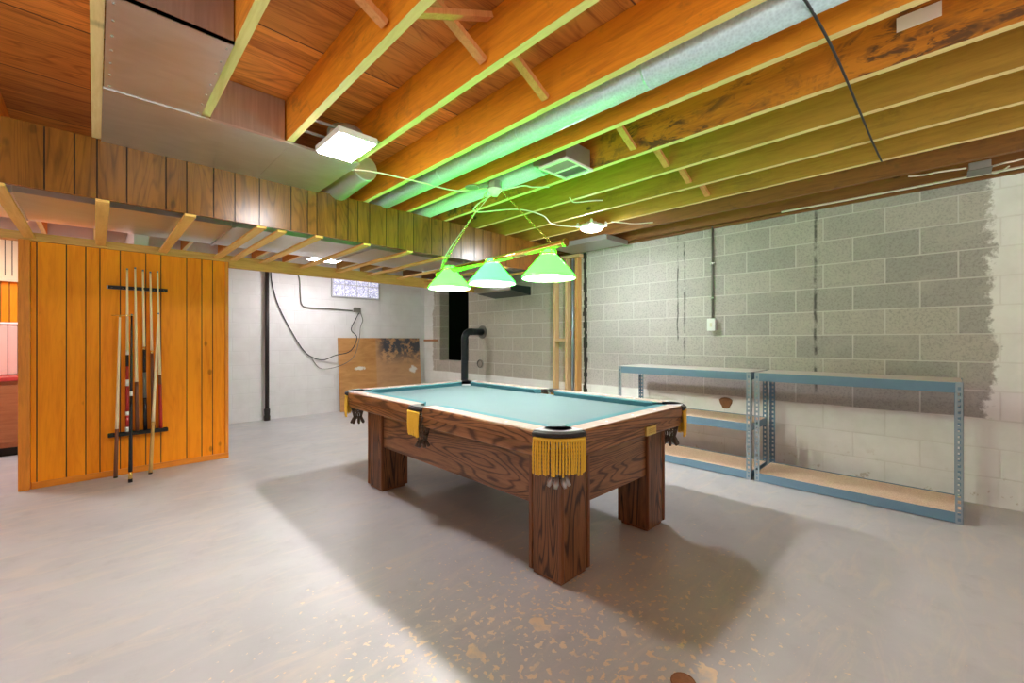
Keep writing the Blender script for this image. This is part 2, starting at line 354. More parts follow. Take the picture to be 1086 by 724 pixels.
def smooth_path(pts, n=6):
    pts = [Vector(p) for p in pts]; out = []
    P = [pts[0]]+pts+[pts[-1]]
    for i in range(1, len(P)-2):
        for k in range(n):
            u = k/n; a, b, c, d = P[i-1], P[i], P[i+1], P[i+2]
            out.append(.5*((2*b)+(-a+c)*u+(2*a-5*b+4*c-d)*u*u+(-a+3*b-3*c+d)*u**3))
    out.append(pts[-1]); return out
ORD = ['first', 'second', 'third', 'fourth', 'fifth', 'sixth', 'seventh', 'eighth', 'ninth', 'tenth', 'eleventh', 'twelfth', 'thirteenth']

# ------------------------------------------------------------ setting
XR, YK, YW, YB = 4.53, 7.045, 5.05, 3.43
JB, JT = 2.338, 2.573
XL, YF = -3.0, -2.2
struct('floor', MB().box(XL-.1, XR+1.6, YF-.1, YK+.1, -.1, 0), 'floor')
struct('ceiling', MB().box(XL, XR+.1, YF, YK, JT, JT+.03), 'subfloor')
b = MB()  # right block wall with the opening
OY0, OY1, OZ0, OZ1 = 5.70, 6.54, .81, 2.12
WT = 2.315
for a in ((YF, OY0, 0, WT), (OY1, YK+.1, 0, WT), (OY0, OY1, 0, OZ0), (OY0, OY1, OZ1, WT)): b.box(XR, XR+.2, *a)
struct('wall_right', b, 'wall_raw')
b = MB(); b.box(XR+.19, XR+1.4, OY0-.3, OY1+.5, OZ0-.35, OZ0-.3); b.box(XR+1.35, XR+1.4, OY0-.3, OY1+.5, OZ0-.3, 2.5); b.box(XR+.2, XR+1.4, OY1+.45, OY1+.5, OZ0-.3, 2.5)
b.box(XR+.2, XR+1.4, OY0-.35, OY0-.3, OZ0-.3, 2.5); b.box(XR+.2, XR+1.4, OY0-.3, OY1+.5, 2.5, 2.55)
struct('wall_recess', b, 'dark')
b = MB(); b.box(XR-.02, XR+.2, YF, YK, WT+.001, WT+.022); b.box(XR+.1, XR+.16, YF, YK, WT+.022, JT)
struct('trim_1', b, 'joist_brown_dim')       # sill plate and rim board on the right wall
struct('wall_back', MB().box(.36, XR, YK, YK+.1, 0, JT), 'wall_white')
b = MB(); b.box(XL, .35, YK, YK+.1, 0, JT); struct('wall_back_room', b, 'wall_plain')
struct('wall_left', MB().box(XL-.1, XL, 3.45, YK, 0, JT), 'wall_plain')
def panelled(x0, x1, y, z0, z1, grooves, thick, mb=None):
    """board face at plane y (towards -y) with V grooves at the given x"""
    mb = mb or MB(); pts = [(x0, y)]
    for g in sorted(grooves):
        if x0+.02 < g < x1-.02: pts += [(g-.0035, y), (g-.002, y+.004), (g+.002, y+.004), (g+.0035, y)]
    pts.append((x1, y))
    A = [mb.bm.verts.new((px, py, z0)) for px, py in pts]; B = [mb.bm.verts.new((px, py, z1)) for px, py in pts]
    for i in range(len(pts)-1):
        f = mb.bm.faces.new((A[i], A[i+1], B[i+1], B[i])); f.material_index = 0 if (pts[i][1] == y and pts[i+1][1] == y) else 1
    C = [mb.bm.verts.new(q) for q in ((x0, y+thick, z0), (x1, y+thick, z0), (x0, y+thick, z1), (x1, y+thick, z1))]
    mb.bm.faces.new((C[0], C[1], C[3], C[2])); mb.bm.faces.new((A[0], C[0], C[2], B[0])); mb.bm.faces.new((A[-1], C[1], C[3], B[-1]))
    mb.bm.faces.new(A[::-1]+[C[0], C[1]]); mb.bm.faces.new(B+[C[3], C[2]])
    return mb
def px_to_x(u, y):
    X = (u-543)/452.43; a = math.radians(45.689)
    return y*(math.sin(a)*X+math.cos(a))/(-math.cos(a)*X+math.sin(a))
PG = [px_to_x(u, YW) for u in (70.4, 91, 106, 127.6, 154.7, 170.7, 198, 214, 225.5)]
struct('wall_partition', panelled(-.365, .945, YW, 0, 1.955, [-.333]+PG, .11), ['panel', 'groove'])
b = MB().box(-.36, .955, YW-.013, YW, 0, .052); struct('baseboard_partition', b, 'trim_h', bevel=.003)
b = MB(); b.box(-.43, -.366, YW-.025, YW+.13, 0, 1.96); struct('trim_2', b, 'trim', bevel=.004)
b = MB(); b.box(.925, .953, YW-.012, YW-.0005, .053, 1.955); struct('trim_3', b, 'trim')
b = MB(); b.box(-3.1, -1.35, YW, YW+.11, 0, 1.955); struct('wall_partition_beyond_doorway', b, 'panel')
b = MB(); b.box(XL, XR-.01, YW-.02, YW+.09, 1.957, 2.02); b.box(.955, XR-.01, YW-.02, YW+.02, 1.90, 1.957); struct('trim_4', b, 'ledger')
struct('wall_back_room_divider', MB().box(.25, .35, YW+.11, YK, 0, JB-.005), 'wall_plain')
FG = []
for u in (-.60, -.45): FG.append(u)
for u_px in (47, 79, 103, 134.5, 176, 198, 226.5, 249, 275, 308.6, 326, 336, 356, 369, 379.5, 392, 409.6, 422, 438.6, 457.6, 469.6, 477, 489, 503, 512, 521, 530, 537):
    X = (u_px-543)/452.43; a = math.radians(45.689)
    dx_ = math.sin(a)*X+math.cos(a); dy_ = -math.cos(a)*X+math.sin(a); FG.append(YB*dx_/dy_)
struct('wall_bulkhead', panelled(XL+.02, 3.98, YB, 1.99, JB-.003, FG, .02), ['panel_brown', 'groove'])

# ------------------------------------------------------------ ceiling joists
for k in range(-10, 9):
    x1 = 1.2423+.4064*k; x0 = x1-.038
    if x1 > XR-.03 or x0 < XL: continue
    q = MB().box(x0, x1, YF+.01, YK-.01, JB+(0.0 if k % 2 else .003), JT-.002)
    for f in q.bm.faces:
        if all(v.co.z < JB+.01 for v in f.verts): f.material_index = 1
    n = k+4
    if k < -4: lab = 'rough-sawn ceiling joists over the room beside the doorway, outside the view'
    o = q.build('ceiling_joist', ['joist_dirty' if k == 3 else 'joist_olive' if 4 <= k <= 6 else 'joist_brown_dim' if k > 6 else 'joist', 'joist_edge' if k < 7 else 'joist_brown_dim'])
    labs = {-4: 'orange-brown ceiling joist at the top left corner, left of the sheet-metal pan',
            -3: 'ceiling joist along the left edge of the wide sheet-metal return pan',
            -2: 'ceiling joist along the right edge of the wide sheet-metal return pan',
            -1: 'orange-brown ceiling joist just left of the square panel light',
            0: 'ceiling joist just right of the square panel light, left of the foil duct',
            1: 'ceiling joist directly left of the long round metal duct',
            2: 'ceiling joist directly right of the long round duct, left of the register duct',
            3: 'dark-stained ceiling joist behind the white card, right of the register',
            4: 'green-lit ceiling joist second to the right of the register box',
            5: 'ceiling joist third to the right of the register, left of the round light',
            6: 'ceiling joist right above the left side of the round light near the wall',
            7: 'shade-darkened brown ceiling joist second nearest to the block wall, under the junction box',
            8: 'shade-darkened brown ceiling joist nearest the block wall'}
    tag(o, labs.get(k, lab if k < -4 else None), 'joist', 'ceiling joists')

# bridging: (bay index k = joist k to k+1, y, type)  type 'u' rises from low at joist k+1 to high at joist k
def bridging(k, y, rise_left, label):
    xa = 1.2423+.4064*k+.001; xb = xa+.4064-.040
    za, zb = (JT-.03, JB+.035) if rise_left else (JB+.035, JT-.03)
    o = MB().beam((xa+.008, y, za), (xb-.008, y, zb), .04, .022).build('bridging_brace', 'brace'); tag(o, label, 'brace', 'bridging braces between joists')
bridging(-1, 1.40, True, 'bridging brace sloping down in the joist bay of the square panel light')
bridging(-1, 1.36, False, 'bridging brace crossing behind another in the joist bay of the square panel light')
bridging(0, 1.40, True, 'bridging brace in the bay left of the long round duct')
bridging(2, 1.38, True, 'bridging brace in front of the register box bay, beside the white-lipped register')
bridging(3, 1.36, True, 'small reddish bridging brace first to the right of the register bay')
bridging(4, 1.38, True, 'small reddish bridging brace second to the right of the register bay')
bridging(5, 1.40, True, 'small reddish bridging brace third to the right of the register bay')
bridging(-2, 1.5, True, 'short bridging brace at the top of the frame right of the sheet-metal pan')

# ------------------------------------------------------------ sheet-metal return duct
t_ = thing('return_duct', 'wide galvanised sheet-metal return air pan fixed under the joists above the panelled bulkhead', 'duct', (.6, 2.7, JB-.01))
x0, x1 = 1.2423-.4064*3-.038, 1.2423
b = MB(); b.box(.0235, 1.24, 2.70, YB-.001, JB-.014, JB-.006)
b.build('bottom_pan', 'sheet', t_)
b = MB(); b.box(.026, .388, 1.95, 2.70, JB-.0115, JB-.007)
for i in range(2): b.box(.026, .388, 1.95-.004, 1.955, JB-.014, JB-.002)
b.build('joist_bay_pan', 'sheet', t_)
MB().box(.026, .386, 1.952, 1.958, JB-.002, JT-.004).build('bay_end_plate', 'sheet_rib', t_)
MB().box(.432, .788, 2.702, 2.708, JB-.005, JT-.004).build('joist_end_plate', 'sheet_rib', t_)
b = MB(); b.box(.43, 1.24, 2.693, 2.701, JB-.018, JB-.005); b.box(.026, .40, 2.697, 2.703, JB-.0155, JB-.0135)
b.box(.82, .824, 2.70, YB-.001, JB-.017, JB-.0135); b.build('seam_flange', 'sheet', t_)
for i in range(7):
    for xx in (.045, .372): MB().lathe((xx, 2.0+i*.11, JB-.0135), [(.004, -.002), (.004, .002)], 8).build('pan_screw', 'galv', t_)
# supply duct in the soffit
t_ = thing('supply_duct', 'shiny galvanised rectangular duct running inside the open soffit behind the battens', 'duct', (.5, 4.2, 2.06))
MB().box(XL+.1, 4.3, 4.12, 5.02, 2.11, 2.32).build('trunk', 'sheet', t_)
for xx in (-1.6, -.4, .8, 2.0, 3.2): MB().box(xx, xx+.025, 4.10, 5.025, 2.095, 2.325).build('slip_joint', 'sheet', t_)
o = MB().tube(smooth_path([(-.6, 3.62, 2.05), (.6, 3.60, 2.06), (2, 3.63, 2.05), (3.8, 3.6, 2.06)]), .022, 10).build('copper_pipe', 'stub')
tag(o, 'brown pipe running along the inside of the panelled bulkhead above the battens', 'pipe')
o = MB().box(-1.2, 3.9, YB+.025, YB+.06, 2.02, 2.06).build('nailer_board', 'dark_green_metal'); tag(o, 'dark nailer strip behind the bottom edge of the bulkhead panelling', 'board')
# soffit battens
bat = [(-.37, 1), (.03, 1), (.44, 1), (.85, 1), (.99, 0), (1.25, 1), (1.64, 1), (2.05, 1), (2.43, 1), (2.84, 1), (3.25, 1), (3.66, 1)]
names = ['leftmost in view, above the doorway', 'right of the doorway head, second in view', 'above the cue rack', 'just right of the cues', 'close beside another above the partition corner',
         'first past the partition corner above the black pipe', 'second past the partition corner', 'over the left side of the glass block window', 'over the right side of the glass block window', 'next past the glass block window', 'above the left green lamp', 'last before the studs']
for (x, _), nm in zip(bat, names):
    if nm.startswith('outside') : nm = 'beyond the left edge of the view'
    o = MB().box(x-.031, x+.031, YB-.001 if _ else YB+.021, YW-.021, 1.972, 1.989).build('soffit_batten', 'batten', bevel=.002)
    o.location.z += 0
    tag(o, 'pale wooden batten across the open soffit, ' + nm, 'batten', 'battens across the open soffit')

# ------------------------------------------------------------ round ducts
t_ = thing('round_duct', 'long straight round galvanised duct hung between two joists from top right to bulkhead', 'duct', (1.80, 1.5, 2.35))
MB().tube([(1.805, YF+.2, 2.395), (1.805, 5.0, 2.395)], .072, 24).build('pipe', 'duct', t_)
for y in (.15, .95, 1.75, 2.55): MB().tube([(1.805, y, 2.395), (1.805, y+.012, 2.395)], .0735, 24).build('joint_ring', 'duct', t_)
t_ = thing('register_duct', 'shorter round duct ending in a ceiling register box with white grille', 'duct', (2.25, 2.4, 2.35))
MB().tube([(2.25, 1.98, 2.40), (2.25, 5.0, 2.40)], .066, 24).build('pipe', 'duct', t_)
MB().tube([(2.25, 2.0, 2.40), (2.25, 2.012, 2.40)], .069, 24).build('joint_ring', 'duct', t_)
b = MB(); b.prism([(1.70, 2.335), (1.90, 2.335), (1.985, 2.36), (1.985, 2.45), (1.90, 2.46), (1.70, 2.46)], 2.14, 2.40, 'yz'); b.build('boot', 'galv', t_)
g = MB(); g.box(2.125, 2.415, 1.685, 1.70, 2.318, 2.334); g.box(2.125, 2.415, 1.905, 1.92, 2.318, 2.334); g.box(2.125, 2.15, 1.70, 1.905, 2.318, 2.334); g.box(2.39, 2.415, 1.70, 1.905, 2.318, 2.334); g.box(2.265, 2.28, 1.70, 1.905, 2.32, 2.334)
gr = g.build('register_frame', 'white_plastic', t_, bevel=.002)
b = MB()
for i in range(15): b.beam((2.15, 1.708+i*.0135, 2.327), (2.265, 1.708+i*.0135, 2.327), .009, .0015, (0, .6, 1)); b.beam((2.28, 1.708+i*.0135, 2.327), (2.39, 1.708+i*.0135, 2.327), .009, .0015, (0, -.6, 1))
b.build('louvre', 'galv', gr)
b = MB(); rr = []; pp = []
for i in range(46):
    y = 2.95+i*.018; pp.append((1.40, y, 2.42-.05*(i/46))); rr.append(.088+.004*(i % 2))
b.tube(pp, rr, 22); o = b.build('foil_duct_elbow', 'flex'); tag(o, 'short crinkled foil flex duct between joists above the bulkhead', 'duct')

# ------------------------------------------------------------ square LED panel
t_ = thing('panel_light', 'bright white square panel light on hanger bars between two joists', 'light', (1.04, 2.44, 2.27))
hs = MB().box(.925, 1.15, 2.27, 2.61, 2.285, 2.32).build('housing', 'white_plastic', t_, bevel=.006)
MB().box(.94, 1.135, 2.285, 2.595, 2.275, 2.2865).build('diffuser', 'led', t_, bevel=.002)
MB().lathe((1.037, 2.44, 2.32), [(.10, 0), (.10, .05), (.085, .07), (.02, .075)], 28).build('junction_can', 'galv', t_)
for y in (2.36, 2.52):
    MB().box(.837, 1.203, y-.012, y+.012, 2.341, 2.347).build('hanger_bar', 'galv', t_)
# round light by the wall
t_ = thing('round_light', 'bright bluish-white round light under the joists near the block wall', 'light', (3.5, 2.46, 2.25))
MB().lathe((3.5, 2.46, 2.25), [(.11, .03), (.12, .04), (.115, .055), (.06, .07), (.05, .087)], 32).build('base', 'white_plastic', t_)
MB().lathe((3.5, 2.46, 2.25), [(.02, 0), (.075, .004), (.10, .015), (.108, .03)], 32).build('diffuser', 'led_cool', t_)
for i in range(4):
    a = .6+i*PI/2
    MB().lathe((3.5+.135*math.cos(a), 2.46+.135*math.sin(a), 2.29), [(.016, 0), (.016, .03), (.006, .047)], 10).build('clip', 'white_plastic', t_)
# unseen fill panels added behind the camera, then the lights further back
for (x, y, nm) in ((-1.2, -1.4, 'left'), (2.6, -1.6, 'right'), (-1.6, 1.6, 'beside')):
    t_ = thing('panel_light', 'added, unseen square fill panel behind the photographer, ' + nm, 'light', (x, y, 2.30), 'added fill panels behind the photographer')
    MB().box(x-.2, x+.2, y-.2, y+.2, 2.315, 2.337).build('housing', 'white_plastic', t_)
    MB().box(x-.185, x+.185, y-.185, y+.185, 2.305, 2.3155).build('diffuser', 'fill_rear', t_)
t_ = thing('panel_light', 'added, unseen fill panel between the bulkhead and the white back wall, above the soffit edge', 'light', (2.3, 6.1, 2.30))  # unseen fixture, added to brighten the back wall
MB().box(2.1, 2.5, 5.95, 6.25, 2.30, 2.337).build('housing', 'white_plastic', t_)
MB().box(2.12, 2.48, 5.97, 6.23, 2.29, 2.3005).build('diffuser', 'unseen_back', t_)
t_ = thing('panel_light', 'ceiling panel light of the room seen through the doorway', 'light', (-1.2, 6.0, 2.30))
MB().box(-1.4, -1.0, 5.8, 6.2, 2.315, 2.337).build('housing', 'white_plastic', t_)
MB().box(-1.38, -1.02, 5.82, 6.18, 2.305, 2.3155).build('diffuser', 'unseen_back', t_)

# ------------------------------------------------------------ pool table
TX0, TX1, TY0, TY1, TZ = 1.43, 2.775, 1.16, 3.485, .762
tb = thing('pool_table', 'oak pool table with teal cloth, gold fringed pockets and four square legs', 'pool table', ((TX0+TX1)/2, (TY0+TY1)/2, 0))
CR = .165          # corner cut-back
cx_, cy_ = (TX0+TX1)/2, (TY0+TY1)/2
MB().box(TX0+.10, TX1-.10, TY0+.10, TY1-.10, .68, .728).build('bed_cloth', 'cloth', tb)
def rail(ax, a0, a1, e, s):
    """ax 'y': rail along y at outer face x=e, inner side towards s"""
    # profile measured inwards (d) and up (z)
    wood_p = [(0, .700), (0, .752), (.006, .760), (.012, TZ), (.095, TZ), (.095, .70)]
    low_p = [(.014, .640), (.010, .646), (.010, .694), (.016, .6995), (.060, .6995), (.060, .640)]
    cush_p = [(.0955, .728), (.0955, TZ-.0005), (.125, TZ+.001), (.146, .7635), (.149, .758), (.136, .728)]
    pl = 'xz' if ax == 'y' else 'yz'
    def pr(p, c0, c1, mi=0, mb=None):
        mb = mb or MB()
        return mb.prism([(e+s*d, z) for d, z in p], c0, c1, pl, mi)
    r = pr(wood_p, a0, a1).build('rail', 'oak_y' if ax == 'y' else 'oak_x', tb, bevel=0)
    top = [(.010, TZ-.0004), (.010, TZ+.0012), (.0945, TZ+.0012), (.0945, TZ-.0004)]
    pr(top, a0, a1).build('rail_top', 'laminate', r)
    pr(low_p, a0, a1).build('apron', 'oak_y' if ax == 'y' else 'oak_x', r)
    # mitred cushion
    mb = MB(); n = len(cush_p); A = []; B = []
    for d, z in cush_p:
        m = max(0, d-.0955)*.8
        for lst, c in ((A, a0+m), (B, a1-m)):
            lst.append(mb.bm.verts.new((e+s*d, c, z) if ax == 'y' else (c, e+s*d, z)))
    mb.bm.faces.new(A); mb.bm.faces.new(B)
    for k in range(n):
        f = mb.bm.faces.new((A[k], A[(k+1) % n], B[(k+1) % n], B[k]))
    mb.build('cushion', 'cushion', tb)
    for q in (1, 2, 3):
        c = a0+(a1-a0)*q/4
        p = (e+s*.05, c) if ax == 'y' else (c, e+s*.05)
        MB().lathe((p[0], p[1], TZ+.0012), [(.006, 0), (.006, .0008)], 12).build('sight', 'white_plastic', r)
SP = .072
for e, s in ((TX0, 1), (TX1, -1)):
    rail('y', TY0+CR, cy_-SP, e, s); rail('y', cy_+SP, TY1-CR, e, s)
for e, s in ((TY0, 1), (TY1, -1)): rail('x', TX0+CR, TX1-CR, e, s)
def strands(mb, pts, z0, ln):
    for i, (x, y, nx, ny) in enumerate(pts):
        l = ln*(1-.10*random.random()); jx, jy = random.uniform(-.003, .003), random.uniform(-.003, .003)
        P = []; R = []
        for k in range(19):
            f = k/18; P.append((x+nx*.004*math.sin(f*3)+jx*f, y+ny*.004*math.sin(f*3)+jy*f, z0-l*f)); R.append(.0043+.0011*(k % 2))
        mb.tube(P, R, 6)
def basket(mb, cx, cy, z0, z1, r, n=12):
    for k in range(n):
        for tw in (1, -1):
            mb.tube([(cx+(r*(1-f*.62))*math.cos(2*PI*k/n+tw*f*.9), cy+(r*(1-f*.62))*math.sin(2*PI*k/n+tw*f*.9), z0+(z1-z0)*f) for f in [i/7 for i in range(8)]], .0032, 5)
    for f in (.0, .35, .7, 1): mb.tube([(cx+r*(1-f*.62)*math.cos(2*PI*k/14), cy+r*(1-f*.62)*math.sin(2*PI*k/14), z0+(z1-z0)*f) for k in range(14)], .004, 6, closed=True)
for ix, iy in ((0, 0), (1, 0), (0, 1), (1, 1)):
    X = (TX0, TX1)[ix]; Y = (TY0, TY1)[iy]; sx = 1-2*ix; sy = 1-2*iy
    R_ = CR-.001; C0 = (X+sx*R_, Y+sy*R_)
    # casting: outer arc, with the pocket mouth cut in
    outer = []; N = 12
    for k in range(N+1):
        a = PI/2*k/N; outer.append((C0[0]-sx*R_*math.cos(a), C0[1]-sy*R_*math.sin(a)))   # from long-side end to short-side end
    pr_ = .064; pc = (X+sx*.105, Y+sy*.105)
    inner = []
    for k in range(15):
        a = math.radians(-45-10+k*(200)/14)   # arc around pocket hole, open to the table centre
        # local frame: start toward short side end
        th = math.radians(225)+math.radians(-115)+math.radians(230)*k/14
        inner.append((pc[0]+sx*pr_*math.cos(th), pc[1]+sy*pr_*math.sin(th)))
    inner = inner[::-1]
    e1 = (X+sx*R_, Y+sy*.095); e2 = (X+sx*.095, Y+sy*R_)
    # polygon: outer arc -> e(short side, inner end) -> inner arc -> e(long side inner end)
    if True:
        d0 = (Vector(inner[0])-Vector(e1)).length; d1 = (Vector(inner[-1])-Vector(e1)).length
        inn = inner if d0 < d1 else inner[::-1]
        poly = outer+[e1]+inn+[e2]
    cast = MB().prism(poly, .735, TZ+.001, 'xy').build('pocket_casting', 'leather', tb)
    capp = [(C0[0]+(x-C0[0])*.93, C0[1]+(y-C0[1])*.93) for x, y in outer]
    MB().prism(capp+[e1]+inn+[e2], TZ+.0012, TZ+.004, 'xy').build('casting_cap', 'pewter', cast)
    MB().lathe((pc[0], pc[1], 0), [(.0655, .7345), (.064, .70), (.052, .665), (.02, .65), (.004, .65)], 24).build('pocket_liner', 'pewter', cast)
    MB().tube([(C0[0]+(x-C0[0])*1.0, C0[1]+(y-C0[1])*1.0, .747) for x, y in outer], .0135, 10).build('pocket_iron', 'leather', cast)
    m = MB(); pts = []
    for k in range(21):
        a = PI/2*(k+.5)/21; nx, ny = -sx*math.cos(a), -sy*math.sin(a)
        pts.append((C0[0]+(R_+.006)*nx, C0[1]+(R_+.006)*ny, nx, ny))
    strands(m, pts, .728, .165)
    m.tube([(p[0], p[1], .728) for p in pts], .008, 8)
    m.build('fringe', 'gold', cast)
    m = MB(); basket(m, pc[0], pc[1], .72, .54, .075); m.build('net', 'net', cast)
    m = MB(); 
    for k in range(7):
        a = 2*PI*k/7; m.tube([(pc[0]+.028*math.cos(a), pc[1]+.028*math.sin(a), .545), (pc[0]+.042*math.cos(a), pc[1]+.042*math.sin(a), .515), (pc[0]+.052*math.cos(a), pc[1]+.052*math.sin(a), .500)], [.010, .012, .008], 8)
    m.build('pocket_foot', 'net' if not (ix == 0 and iy == 0) else 'net_clear', cast)
for X, sx in ((TX0, 1), (TX1, -1)):
    pc = (X+sx*.035, cy_)
    poly = [(X, cy_-SP+.001), (X-sx*.012, cy_-SP*.6), (X-sx*.016, cy_), (X-sx*.012, cy_+SP*.6), (X, cy_+SP-.001), (X+sx*.095, cy_+SP-.001)]
    poly += [(X+sx*(.05+.045*math.cos(a)) if False else X+sx*(.095-.055*math.sin(a)), cy_+.050*math.cos(a)) for a in [PI*k/10 for k in range(11)]]
    poly += [(X+sx*.095, cy_-SP+.001)]
    cast = MB().prism(poly, .735, TZ+.001, 'xy').build('pocket_casting', 'leather', tb)
    MB().tube([(p[0], p[1], .747) for p in poly[:5]], .012, 10).build('pocket_iron', 'leather', cast)
    m = MB(); pts = [(X-sx*(.019+.004*math.cos((k-5.5)/5.5*1.4)), cy_-SP*.86+k*SP*1.72/11, -sx, 0) for k in range(12)]
    strands(m, pts, .728, .155); m.tube([(p[0], p[1], .728) for p in pts], .007, 8); m.build('fringe', 'gold', cast)
    m = MB(); basket(m, X+sx*.048, cy_, .70, .53, .062); m.build('net', 'net', cast)
    m = MB()
    for k in range(7):
        a = 2*PI*k/7; m.tube([(X+sx*.048+.024*math.cos(a), cy_+.024*math.sin(a), .535), (X+sx*.048+.042*math.cos(a), cy_+.042*math.sin(a), .505)], [.009, .011], 8)
    m.build('pocket_foot', 'net', cast)
# legs and frame
LX = ((1.572, 1.802), (2.405, 2.620)); LY = ((1.275, 1.490), (3.050, 3.280))
for lx in LX:
    for ly in LY:
        lg = MB().box(lx[0]+.006, lx[1]-.006, ly[0]+.006, ly[1]-.006, .02, .64).build('leg', 'oak_z', tb)
        m = MB()
        for x in lx:
            for y in ly:
                xs = (x, x+.022) if x == lx[0] else (x-.022, x); ys = (y, y+.022) if y == ly[0] else (y-.022, y)
                m.box(xs[0], xs[1], ys[0], ys[1], .021, .639)
        m.build('corner_bead', 'oak_trim', lg, bevel=.004)
        MB().box(lx[0]+.018, lx[1]-.018, ly[0]+.018, ly[1]-.018, 0, .022).build('foot_block', 'oak_trim', lg)
for x0, x1 in ((LX[0][0]+.02, LX[0][0]+.05), (LX[1][1]-.05, LX[1][1]-.02)):
    MB().box(x0, x1, LY[0][1]-.005, LY[1][0]+.005, .345, .645).build('frame_panel', 'oak_y', tb, bevel=.003)
for y0, y1 in ((LY[0][0]+.02, LY[0][0]+.05), (LY[1][1]-.05, LY[1][1]-.02)):
    MB().box(LX[0][1]-.005, LX[1][0]+.005, y0, y1, .345, .645).build('frame_panel', 'oak_x', tb, bevel=.003)
MB().box(TX0+.05, TX1-.05, TY0+.05, TY1-.05, .642, .68).build('slate_bed', 'oak_y', tb)
# brass name plate: flat blank metal with a stamped crest
pl = MB().box(2.165, 2.275, TY0-.002, TY0+.0135, .645, .695).build('name_plate', 'plate', tb, bevel=.001)
m = MB()
for i in range(3): m.box(2.185, 2.255-.012*(i % 2), TY0-.0032, TY0-.0019, .658+i*.010, .661+i*.010)
m.build('stamped_lines', 'brass', pl)

# ------------------------------------------------------------ billiard lamp
LXc = 2.075; lys = (1.79, 2.335, 2.86)
lamp = thing('billiard_lamp', 'brass bar pool table lamp with three green glass shades hung on chains', 'hanging lamp', (LXc, 2.33, 1.57))
def zb(y): return 1.775-.030*(y-1.68)
m = MB().tube([(LXc, 1.66, zb(1.66)), (LXc, 3.02, zb(3.02))], .021, 16); m.build('bar', 'brass', lamp)
for y in (1.655, 3.025): MB().tube([(LXc, y-.01, zb(y)), (LXc, y+.01, zb(y))], .026, 16).build('bar_end', 'brass', lamp)
for i, y in enumerate(lys):
    zr = (1.567, 1.583, 1.595)[i]; c = (LXc, y, zr)
    sh = MB().lathe(c, [(.170, .0), (.172, .006), (.166, .018), (.060, .142), (.050, .150)], 48, sq=1).build('lamp_shade', 'shade_mid' if i == 1 else 'shade', lamp)
    MB().lathe(c, [(.168, .001), (.164, .016), (.058, .140), (.048, .148)], 48, sq=1, flip=True).build('shade_lining', 'shade_in', sh)
    MB().lathe(c, [(.170, .0), (.174, .004), (.170, .008)], 48, sq=1).build('shade_rim', 'shade_edge', sh)
    MB().lathe(c, [(.052, .148), (.046, .165), (.030, .185)], 32, sq=1).build('glass_neck', 'shade_mid' if i == 1 else 'shade', sh)
    m = MB().lathe(c, [(.012, .150), (.056, .152), (.058, .158), (.014, .160)], 28)
    for k in range(6):
        a = 2*PI*k/6; m.tube([(c[0]+.054*math.cos(a), c[1]+.054*math.sin(a), zr+.155), (c[0]+.050*math.cos(a), c[1]+.050*math.sin(a), zr+.178), (c[0]+.020*math.cos(a), c[1]+.020*math.sin(a), zr+.190)], .0035, 6)
    m.lathe(c, [(.016, .150), (.020, .18), (.012, zb(y)-zr-.015)], 16)
    m.build('shade_holder', 'brass', lamp)
    MB().lathe(c, [(.004, .038), (.022, .046), (.030, .066), (.024, .092), (.013, .112), (.013, .135)], 20).build('bulb', 'bulb', lamp)
def chain(a, b, name='chain'):
    a = Vector(a); b = Vector(b); n = int((b-a).length/.024); d = (b-a).normalized(); s1 = d.orthogonal().normalized(); s2 = d.cross(s1); m = MB()
    for i in range(n):
        c = a+(b-a)*((i+.5)/n); s = s1 if i % 2 else s2
        m.tube([c+d*.0155*math.cos(2*PI*k/10)+s*.007*math.sin(2*PI*k/10) for k in range(10)], .0017, 5, closed=True)
    m.build(name, 'brass', lamp)
CAN = (2.135, 2.37, 2.26)
chain((LXc, 1.77, zb(1.77)+.02), (CAN[0], CAN[1]-.06, CAN[2]+.02)); chain((LXc, 3.0, zb(3.0)+.02), (CAN[0]-.02, CAN[1]+.06, 2.30))
m = MB().tube(smooth_path([(LXc, 3.0, zb(3)+.02), (LXc+.01, 2.9, 1.90), (LXc+.03, 2.62, 2.12), (CAN[0], CAN[1]+.05, 2.27)]), .0022, 6); m.build('lamp_wire', 'cable_white', lamp)

# junction box with lampholder
t_ = thing('ceiling_lampholder', 'white porcelain lampholder on an octagon box beside the joist above the pool lamp', 'lampholder', (CAN[0], CAN[1], 2.25))
MB().lathe((CAN[0], CAN[1], 2.30), [(.05, 0), (.052, .055)], 8, smooth=False).build('octagon_box', 'galv', t_)
MB().lathe((CAN[0], CAN[1], 2.25), [(.022, 0), (.028, .012), (.045, .03), (.056, .042), (.056, .05)], 24).build('socket', 'white_plastic', t_)
m = MB().lathe((2.02, 2.50, 2.315), [(.05, 0), (.052, .006), (.04, .012)], 24); tag(m.build('cover_plate', 'galv'), 'dark round metal cover plate dangling left of the porcelain lampholder', 'cover')

